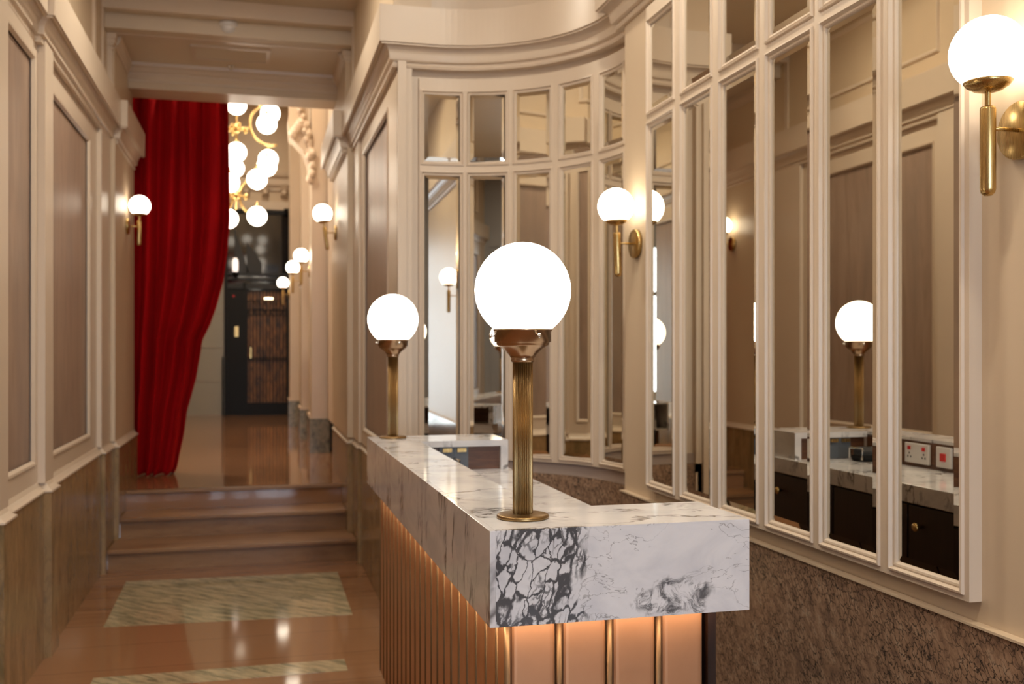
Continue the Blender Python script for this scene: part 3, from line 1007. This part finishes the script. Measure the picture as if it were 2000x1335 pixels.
def table_lamp(loc, label):
    root = empty('globe_lamp', loc, label, 'lamp', 'globe lamps on the counter')
    MB().lathe([(0.0, 0), (0.054, 0), (0.0555, 0.002), (0.0555, 0.006), (0.052, 0.0085), (0.026, 0.010), (0.0, 0.010)], seg=56).build('base', M['bronze'], root)
    MB().lathe([(0.0208, 0.010), (0.0215, 0.012), (0.0215, 0.332), (0.0, 0.334)], seg=288, flute=30, famp=0.13).build('stem', M['bronze'], root)
    cup = MB().lathe([(0.0, 0.328), (0.0245, 0.330), (0.0255, 0.334), (0.0245, 0.337), (0.029, 0.344), (0.040, 0.356), (0.050, 0.363), (0.0555, 0.366), (0.0560, 0.371),
                      (0.0600, 0.372), (0.0600, 0.394), (0.0625, 0.396), (0.0625, 0.399), (0.0585, 0.399), (0.0585, 0.38)], seg=64).build('cup', M['satin'], root)
    for k in range(3):
        sc = MB()
        a = math.radians(-75 + 120 * k)
        c, s = math.cos(a), math.sin(a)
        sc.tube([(0.058 * c, 0.058 * s, 0.385), (0.068 * c, 0.068 * s, 0.385)], 0.0022, 8)
        sc.tube([(0.066 * c, 0.066 * s, 0.385), (0.068 * c, 0.068 * s, 0.385), (0.071 * c, 0.071 * s, 0.385)], [0.0045, 0.0055, 0.0035], 10)
        sc.build('screw', M['chrome'], cup)
    MB().lathe(sphere_prof(0.102, 0.82, z=0.481), seg=64).build('globe', M['opal'], root)['label'] = 'lit white opal globe'
    return root


l1 = table_lamp((0.548, 2.035, ZT), 'near globe lamp with fluted bronze stem on the counter corner')
l2 = copy_tree(l1)
l2.location = (0.540, 4.03, ZT)
l2['label'] = 'far globe lamp with bronze stem on the far end of the counter'


# ================================================================== wall sconces
def sconce(loc, d, tilt, label, group='globe wall sconces'):
    """d = -1: sticks out towards -x (right walls)"""
    root = empty('wall_sconce', loc, label, 'wall lamp', group)
    bp = MB().lathe([(0.0, 0.0), (0.064, 0.0), (0.064, 0.016), (0.062, 0.018), (0.0, 0.018)], seg=56, axis='x')
    bp.build('backplate', M['brass'], root)
    MB().tube([(0.016, 0, 0), (0.092, 0, 0)], 0.0045, 14).build('rod', M['brass'], root)
    stx = 0.094
    stick = MB().lathe([(0.0, -0.148), (0.008, -0.147), (0.0145, -0.141), (0.0165, -0.132), (0.0165, 0.040), (0.0155, 0.046), (0.010, 0.048), (0.0, 0.048)], (0, 0, 0), 30)\
        .build('stick', M['brass'], root)
    MB().lathe([(0.0065, 0.047), (0.0065, 0.078)], seg=18).build('neck', M['brass'], stick)
    MB().lathe([(0.0, 0.078), (0.012, 0.078), (0.030, 0.083), (0.044, 0.092), (0.051, 0.101), (0.049, 0.102), (0.0, 0.094)], seg=44).build('cup', M['brass'], stick)
    MB().lathe(sphere_prof(0.080, 0.80, z=0.163), seg=56).build('globe', M['opal'], stick)['label'] = 'lit white opal globe'
    stick.location = (stx, 0, 0)
    stick.rotation_euler = (0, math.radians(tilt), 0)
    root.rotation_euler = (0, 0, math.pi if d < 0 else 0)
    return root


s1 = sconce((XW, 1.842, 1.985), -1, 0, 'large brass wall sconce right of the mirror panel at the picture edge')


def more(loc, d, tilt, label, s=1.0):
    c = copy_tree(s1)
    c.location = loc
    c.rotation_euler = (0, 0, math.pi if d < 0 else 0)
    c.scale = (s, s, s)
    for ch in c.children:
        if ch.name.startswith('stick'):
            ch.rotation_euler = (0, math.radians(tilt), 0)
    c['label'] = label
    return c


more((XW, 4.14, 1.975), -1, 2.0, 'brass wall sconce on the pier between apse and flat mirror panel')
more((-0.972, 8.25, 2.47), 1, 1.0, 'brass wall sconce on the left wall beside the red curtain')
more((0.665, 8.55, 2.50), -1, 8.0, 'brass wall sconce on the right passage wall before the lobby')
more((0.57, 10.95, 2.36), -1, 0.0, 'brass wall sconce on the nearest lobby pier')
more((0.53, 12.30, 2.345), -1, 0.0, 'brass wall sconce on the middle lobby pier')
more((0.47, 14.45, 2.30), -1, 0.0, 'brass wall sconce on the farthest lobby pier')

# ================================================================== curtain
def pxy(u, v, y):
    a = (u - 1000) / FPX
    S, C = math.sin(YAW), math.cos(YAW)
    t = y / (C - a * S)
    return (t * (S + a * C), 1.5 + t * (685 - v) / FPX)


CY = 8.93
def rightedge(z):
    pts = [pxy(u, v, CY) for u, v in ((447, 170), (447, 300), (446, 430), (441, 490), (433, 550), (420, 600), (408, 635), (394, 664), (391, 690), (383, 740), (374, 775), (367, 800),
                                      (360, 850), (352, 885), (346, 915), (330, 936))]
    pts = [(z_, x_) for x_, z_ in pts]
    pts.sort()
    if z <= pts[0][0]:
        return pts[0][1]
    for a, b in zip(pts, pts[1:]):
        if z <= b[0]:
            t = (z - a[0]) / (b[0] - a[0])
            return a[1] + (b[1] - a[1]) * t
    return pts[-1][1]


nz, ns = 110, 150
ztop, zbot = 3.86, 0.453
v, f = [], []
for j in range(nz + 1):
    z = zbot + (ztop - zbot) * j / nz
    k = j / nz
    xr = rightedge(z)
    xl = -1.035 + 0.015 * math.sin(z * 1.5) + 0.012 * (1 - k)
    for i in range(ns + 1):
        s = i / ns
        g = 1 - k
        ph = 2 * math.pi * 5.2 * (s + 0.04 * math.sin(3.1 * s + 1.0) + 0.012 * math.sin(z * 1.3)) + 0.5 * math.sin(z * 0.9 + s * 4)
        amp = 0.085 + 0.025 * math.sin(5 * s + 1.5) + 0.015 * g
        w = math.sin(ph)
        y = CY - amp * (abs(w) ** 0.8 * (1 if w > 0 else -1)) + 0.012 * math.sin(ph * 2.3 + z)
        if z > 3.55:
            y += 0.02 * (z - 3.55) * math.sin(ph * 3)
        # folds drawn across towards the tie side
        y -= 0.06 * math.exp(-((z - 0.75) / 0.35) ** 2) * math.sin(math.pi * s)
        x = xl + (xr - xl) * s + 0.01 * math.sin(ph * 0.5 + z * 2)
        zz = z
        if j == 0:
            zz = z
        v.append((x, y, zz))
for j in range(nz):
    for i in range(ns):
        a = j * (ns + 1) + i
        f.append((a, a + 1, a + ns + 2, a + ns + 1))
co = MB().add(v, f, True).build('curtain', M['velvet'], None, (-0.6, CY, 0.453))
md = co.modifiers.new('thick', 'SOLIDIFY')
md.thickness = 0.006
tag(co, 'long red velvet curtain drawn to the left of the lobby opening', 'curtain')
tag(MB().tube([(-1.03, CY, 3.875), (0.64, CY, 3.875)], 0.012, 12).build('curtain_rail', M['darkgrey'], None, (-0.2, CY, 3.875)), 'dark curtain rail behind the opening lintel', 'rail')

# ================================================================== chandelier
HO = (-0.19, 10.6, 5.6)
ch = empty('chandelier', HO, 'brass chandelier of hoops and lit white globes in the lobby', 'chandelier')


def hp(mb, name, m, lab=None):
    o = mb.build(name, m, ch, HO)
    if lab:
        o['label'] = lab
    return o


hp(MB().lathe([(0, 5.62), (0.09, 5.62), (0.085, 5.58), (0.02, 5.56), (0, 5.56)], (HO[0], HO[1], 0), 30), 'canopy', M['brass'])
hp(MB().tube([(HO[0], HO[1], 5.58), (HO[0], HO[1], 2.95)], 0.010, 12), 'stem', M['brass'])
for z in (3.78, 3.10):
    mb = MB()
    mb.lathe([(0, -0.05), (0.03, -0.045), (0.035, 0), (0.03, 0.045), (0, 0.05)], (HO[0], HO[1], z), 20)
    for k in range(10):
        a = 2 * math.pi * k / 10
        rr = 0.09 + 0.03 * (k % 2)
        mb.tube([(HO[0], HO[1], z), (HO[0] + rr * math.cos(a), HO[1] + rr * math.sin(a), z + 0.02 * (k % 3 - 1))], 0.007, 8)
        mb.lathe([(0.001, 0.03), (0.016, 0.025), (0.018, 0), (0.014, -0.025), (0.001, -0.03)],
                 (HO[0] + rr * math.cos(a), HO[1] + rr * math.sin(a), z + 0.02 * (k % 3 - 1)), 12)
    hp(mb, 'hub', M['brass'])


def hoop(cx, cz, r, a0, a1, dy=0.0):
    pts = []
    for i in range(33):
        a = math.radians(a0 + (a1 - a0) * i / 32)
        pts.append((cx + r * math.cos(a), HO[1] + dy, cz + r * math.sin(a)))
    hp(MB().tube(pts, 0.013, 12), 'hoop', M['brass'])


hoop(0.16, 3.84, 0.215, 88, 285)
hoop(0.04, 3.09, 0.20, 120, 285)
hoop(-0.54, 3.84, 0.215, 92, -105)
hoop(-0.42, 3.09, 0.20, 60, -105)
for a_, b_ in (((HO[0], HO[1], 3.78), (-0.05, HO[1], 3.80)), ((HO[0], HO[1], 3.78), (-0.33, HO[1], 3.80)), ((HO[0], HO[1], 3.10), (-0.16, HO[1], 3.12))):
    hp(MB().tube([a_, b_], 0.009, 8), 'arm', M['brass'])
G = [(462, 205, 0), (528, 221, 0.15), (521, 242, -0.15), (462, 297, 0), (458, 328, 0.3), (448, 356, -0.2), (524, 311, 0.1), (521, 325, -0.1), (502, 350, -0.25), (502, 422, 0), (446, 427, 0.0)]
first = None
for (u, vv, dy) in G:
    y = HO[1] + dy
    x, z = pxy(u, vv, y)
    if first is None:
        first = hp(MB().lathe(sphere_prof(0.10, 0.995), seg=36), 'globe', M['opal_far'], 'lit white opal globe')
        for vt in first.data.vertices:
            vt.co += Vector(HO)
    o = first if (u, vv, dy) == G[0] else first.copy()
    if o is not first:
        COL.objects.link(o)
        o.parent = ch
    o.location = (x - HO[0], dy, z - HO[2])
    # short holder of each globe
    q = MB().lathe([(0.0, 0.098), (0.028, 0.092), (0.022, 0.115), (0.010, 0.125), (0.010, 0.15), (0.0, 0.15)], (x, y, z), 16)
    if abs(x - HO[0]) > 0.05:
        q.tube([(x, y, z + 0.15), (x, HO[1], z + 0.15)], 0.006, 8)
    hp(q, 'globe_holder', M['brass'])
for dx, z in ((-0.34, 3.96), (-0.31, 3.47), (-0.21, 3.27), (-0.21, 2.89)):
    o = first.copy()
    COL.objects.link(o)
    o.parent = ch
    o.location = (dx, 0.0, z - HO[2])

# ================================================================== lift in the lobby
LO = (0.04, 16.9, 0.45)
lf = empty('lift_gate', LO, 'black ironwork lift portal with lattice gate at the end of the lobby', 'lift')


def lp(mb, name, m, lab=None, parent=None, bevel=0.0):
    o = mb.build(name, m, parent or lf, LO, bevel=bevel)
    if lab:
        o['label'] = lab
    return o


lp(MB().box(-0.49, -0.44, 16.82, 16.92, 0.45, 3.81).box(0.53, 0.565, 16.82, 16.92, 0.45, 3.81).box(-0.44, 0.53, 16.82, 16.92, 3.76, 3.81)
   .box(-0.20, -0.15, 16.82, 16.92, 0.45, 2.62), 'frame', M['black'])
lp(MB().box(-0.44, 0.53, 16.84, 16.92, 2.52, 2.60).box(-0.44, 0.53, 16.82, 16.92, 2.66, 2.70).box(-0.44, 0.53, 16.80, 16.92, 2.74, 2.77), 'beam', M['darkgrey'])
lp(MB().box(-0.49, 0.565, 16.925, 16.93, 0.45, 3.82), 'backing', M['dark_glass'])
mb = MB().prism([(-0.34, 3.6), (-0.30, 3.4), (-0.10, 2.78), (-0.32, 2.78)], 16.9, 16.92, 'y')
mb.prism([(-0.14, 3.30), (0.10, 2.95), (0.10, 2.78), (-0.14, 2.78)], 16.9, 16.92, 'y')
lp(mb, 'stair_stringer', M['darkgrey'], 'grey stair flight seen behind the glass')
lp(MB().box(-0.44, -0.20, 16.86, 16.92, 0.45, 2.52), 'side_panel', M['black'])
g = MB().box(-0.15, -0.12, 16.84, 16.88, 0.45, 2.52).box(0.50, 0.53, 16.84, 16.88, 0.45, 2.52).box(-0.12, 0.50, 16.84, 16.88, 0.45, 0.65)
for z in (1.35, 1.38, 2.16, 2.48):
    g.box(-0.12, 0.50, 16.845, 16.87, z, z + 0.016)
for k in range(12):
    x = -0.10 + 0.053 * k
    g.box(x, x + 0.020, 16.85, 16.862, 0.65, 2.48)
for k in range(7):
    x = -0.07 + 0.09 * k
    pts = [(x + 0.06 * math.cos(a), 16.85, 2.26 + 0.07 * math.sin(a)) for a in [math.pi * i / 10 for i in range(11)]]
    g.tube(pts, 0.006, 6)
    pts = [(x + 0.045 * math.cos(a), 16.85, 2.14 + 0.06 * math.sin(a)) for a in [2 * math.pi * i / 12 for i in range(13)]]
    g.tube(pts, 0.005, 6)
gt = lp(g, 'lattice_gate', M['black'], 'black lattice gate with upright bars and arched tracery')
lp(MB().box(-0.12, 0.50, 16.90, 16.92, 0.65, 2.50), 'cabin_door', M['amber_wood'], 'amber brown wooden cabin door behind the lattice')
lp(MB().box(-0.085, -0.065, 16.80, 16.84, 1.38, 1.56), 'handle', M['brass'], 'brass handle', gt)
lp(MB().box(-0.33, -0.27, 16.84, 16.86, 1.73, 1.90), 'call_plate', M['brass'], 'brass call plate')
lp(MB().box(-0.36, -0.33, 16.845, 16.86, 2.38, 2.41), 'call_light', M['red'], 'small red light')
mb = MB()
for k in range(3):
    mb.box(0.14 + 0.05 * k, 0.178 + 0.05 * k, 16.83, 16.84, 2.345, 2.375 + 0.004 * (k % 2))
lp(mb, 'floor_indicator', M['glow'], 'small lit floor indicator')
ln = empty('lantern', (-0.316, 16.75, 2.75), 'small lit lantern on the black ironwork left of the lift gate', 'lantern')
so = (-0.316, 16.75, 2.75)
MB().lathe([(0.0, 2.78), (0.04, 2.78), (0.045, 2.84), (0.045, 2.95), (0.03, 3.0), (0.0, 3.01)], (-0.316, 16.75, 0), 20).build('glass', M['lantern_glow'], ln, so)
MB().lathe([(0.0, 2.70), (0.02, 2.70), (0.05, 2.76), (0.05, 2.78), (0.0, 2.78)], (-0.316, 16.75, 0), 20).box(-0.33, -0.30, 16.75, 16.795, 2.69, 2.71).build('bracket', M['black'], ln, so)
tag(MB().box(-0.53, -0.505, 16.86, 16.925, 0.45, 1.40).build('barrier_post', M['black'], None, (-0.52, 16.9, 0.45)), 'thin black post standing left of the lift frame', 'post')
x, z = pxy(561, 411, 16.72)
tag(MB().lathe([(0.0, 0.03), (0.05, 0.03), (0.055, 0.0), (0.04, -0.035), (0.0, -0.05)], (x, 16.72, z), 20).box(x - 0.02, x + 0.02, 16.72, 16.80, z, z + 0.03)
    .build('security_camera', M['black'], None, (x, 16.72, z)), 'small black dome camera above the lift', 'camera')

# ================================================================== carved corbel on the nearest lobby pier
cp = [(566, 208), (592, 206), (598, 232), (607, 262), (611, 300), (610, 345), (604, 352), (600, 322), (590, 298), (577, 284), (564, 272), (562, 240)]
P0 = [pxy(u, v_, 10.6) for u, v_ in cp]
mb = MB().prism(P0, 10.45, 10.75, 'y')
for i in range(26):
    t = i / 25
    u = 590 + 18 * min(1, t * 1.6) + random.uniform(-5, 4)
    vv = 210 + 140 * t
    x, z = pxy(u, vv, 10.42)
    mb.blob((x, 10.44 + random.uniform(-0.02, 0.04), z), 0.035 * random.uniform(0.7, 1.3), 1, 0.8, 1.2, 0.5, i)
for k in range(5):
    x, z = pxy(572 + 4 * k, 262 - 6 * k, 10.42)
    mb.blob((x, 10.44, z), 0.05, 1, 0.7, 1, 0.4, 40 + k)
cbx = mb.build('carved_corbel', M['cream'], None, (0.5, 10.6, 3.9))
tag(cbx, 'white carved scroll corbel projecting from the nearest lobby pier', 'corbel')
struct(MB().box(0.56, 0.72, 10.45, 10.75, 0.80, 5.62), 'trim', M['cream'], 'bright white pilaster carrying the carved corbel')
struct(MB().box(0.54, 0.74, 10.43, 10.75, 0.45, 0.80), 'trim', M['grey_stone'], 'grey stone foot under the corbel pilaster')

# ================================================================== ceiling fittings
sd = empty('smoke_detector', (-0.19, 7.52, 3.885), 'round white smoke detector hanging between the two ceiling beams', 'smoke detector')
sd.scale = (1.15, 1.15, 1.5)
MB().lathe([(0.0, 0), (0.058, 0), (0.058, -0.018), (0.05, -0.024), (0.0, -0.024)], seg=36).build('base', M['white'], sd)
MB().lathe([(0.044, -0.022), (0.046, -0.034), (0.040, -0.046), (0.022, -0.054), (0.0, -0.055)], seg=36).build('sensor_cap', M['white'], sd)
vt = empty('air_vent', (-0.18, 7.93, 3.78), 'rectangular white air vent in the lowest ceiling', 'vent')
so = (-0.18, 7.93, 3.78)
MB().box(-0.47, 0.11, 7.76, 7.79, 3.765, 3.78).box(-0.47, 0.11, 8.08, 8.11, 3.765, 3.78).box(-0.47, -0.44, 7.79, 8.08, 3.765, 3.78).box(0.08, 0.11, 7.79, 8.08, 3.765, 3.78).build('frame', M['cream'], vt, so)
mb = MB()
for k in range(9):
    y = 7.80 + 0.031 * k
    mb.prism([(y, 3.779), (y + 0.02, 3.768), (y + 0.022, 3.770), (y + 0.003, 3.7795)], -0.44, 0.08, 'x')
mb.build('louvre', M['ceiling'], vt, so)
tag(MB().lathe([(0.0, 0), (0.03, 0), (0.028, -0.008), (0.01, -0.012), (0.01, -0.03), (0.0, -0.032)], (-0.19, 8.28, 3.78), 20)
    .build('sprinkler', M['chrome'], None, (-0.19, 8.28, 3.78)), 'small metal sprinkler head behind the air vent', 'sprinkler')
for i, (x, y, z, w) in enumerate(DOWN):
    lbls = ['recessed round ceiling lamp above the apse side of the desk', 'recessed round ceiling lamp above the near end of the mirror wall',
            'recessed round ceiling lamp above the passage beside the desk', 'recessed round ceiling lamp above the camera position',
            'recessed round ceiling lamp above the stone floor inlay', 'recessed round ceiling lamp just inside the street door']
    dl = empty('downlight', (x, y, z), lbls[i], 'ceiling lamp', 'recessed ceiling lamps')
    MB().lathe([(0.062, 0.0), (0.085, 0.0), (0.085, -0.008), (0.070, -0.012), (0.062, -0.004)], seg=32).build('rim', M['white'], dl)
    MB().lathe([(0.0, -0.002), (0.062, -0.002), (0.062, -0.006), (0.0, -0.006)], seg=32).build('diffuser', M['lamp_disc'], dl)
for i, (x, y, z, w) in enumerate(FOYER_FILL):  # fixtures for the added lobby fill lamps
    dl = empty('downlight', (x, y, 5.62), ['left added fill lamp on the lobby ceiling', 'added fill lamp nearest the lift', 'added fill lamp nearest the lobby entry'][i], 'ceiling lamp', 'added lobby fill lamps')
    MB().lathe([(0.11, 0.0), (0.14, 0.0), (0.14, -0.008), (0.12, -0.012), (0.11, -0.004)], seg=32).build('rim', M['white'], dl)
    MB().lathe([(0.0, -0.002), (0.11, -0.002), (0.11, -0.006), (0.0, -0.006)], seg=32).build('diffuser', M['lamp_disc'], dl)
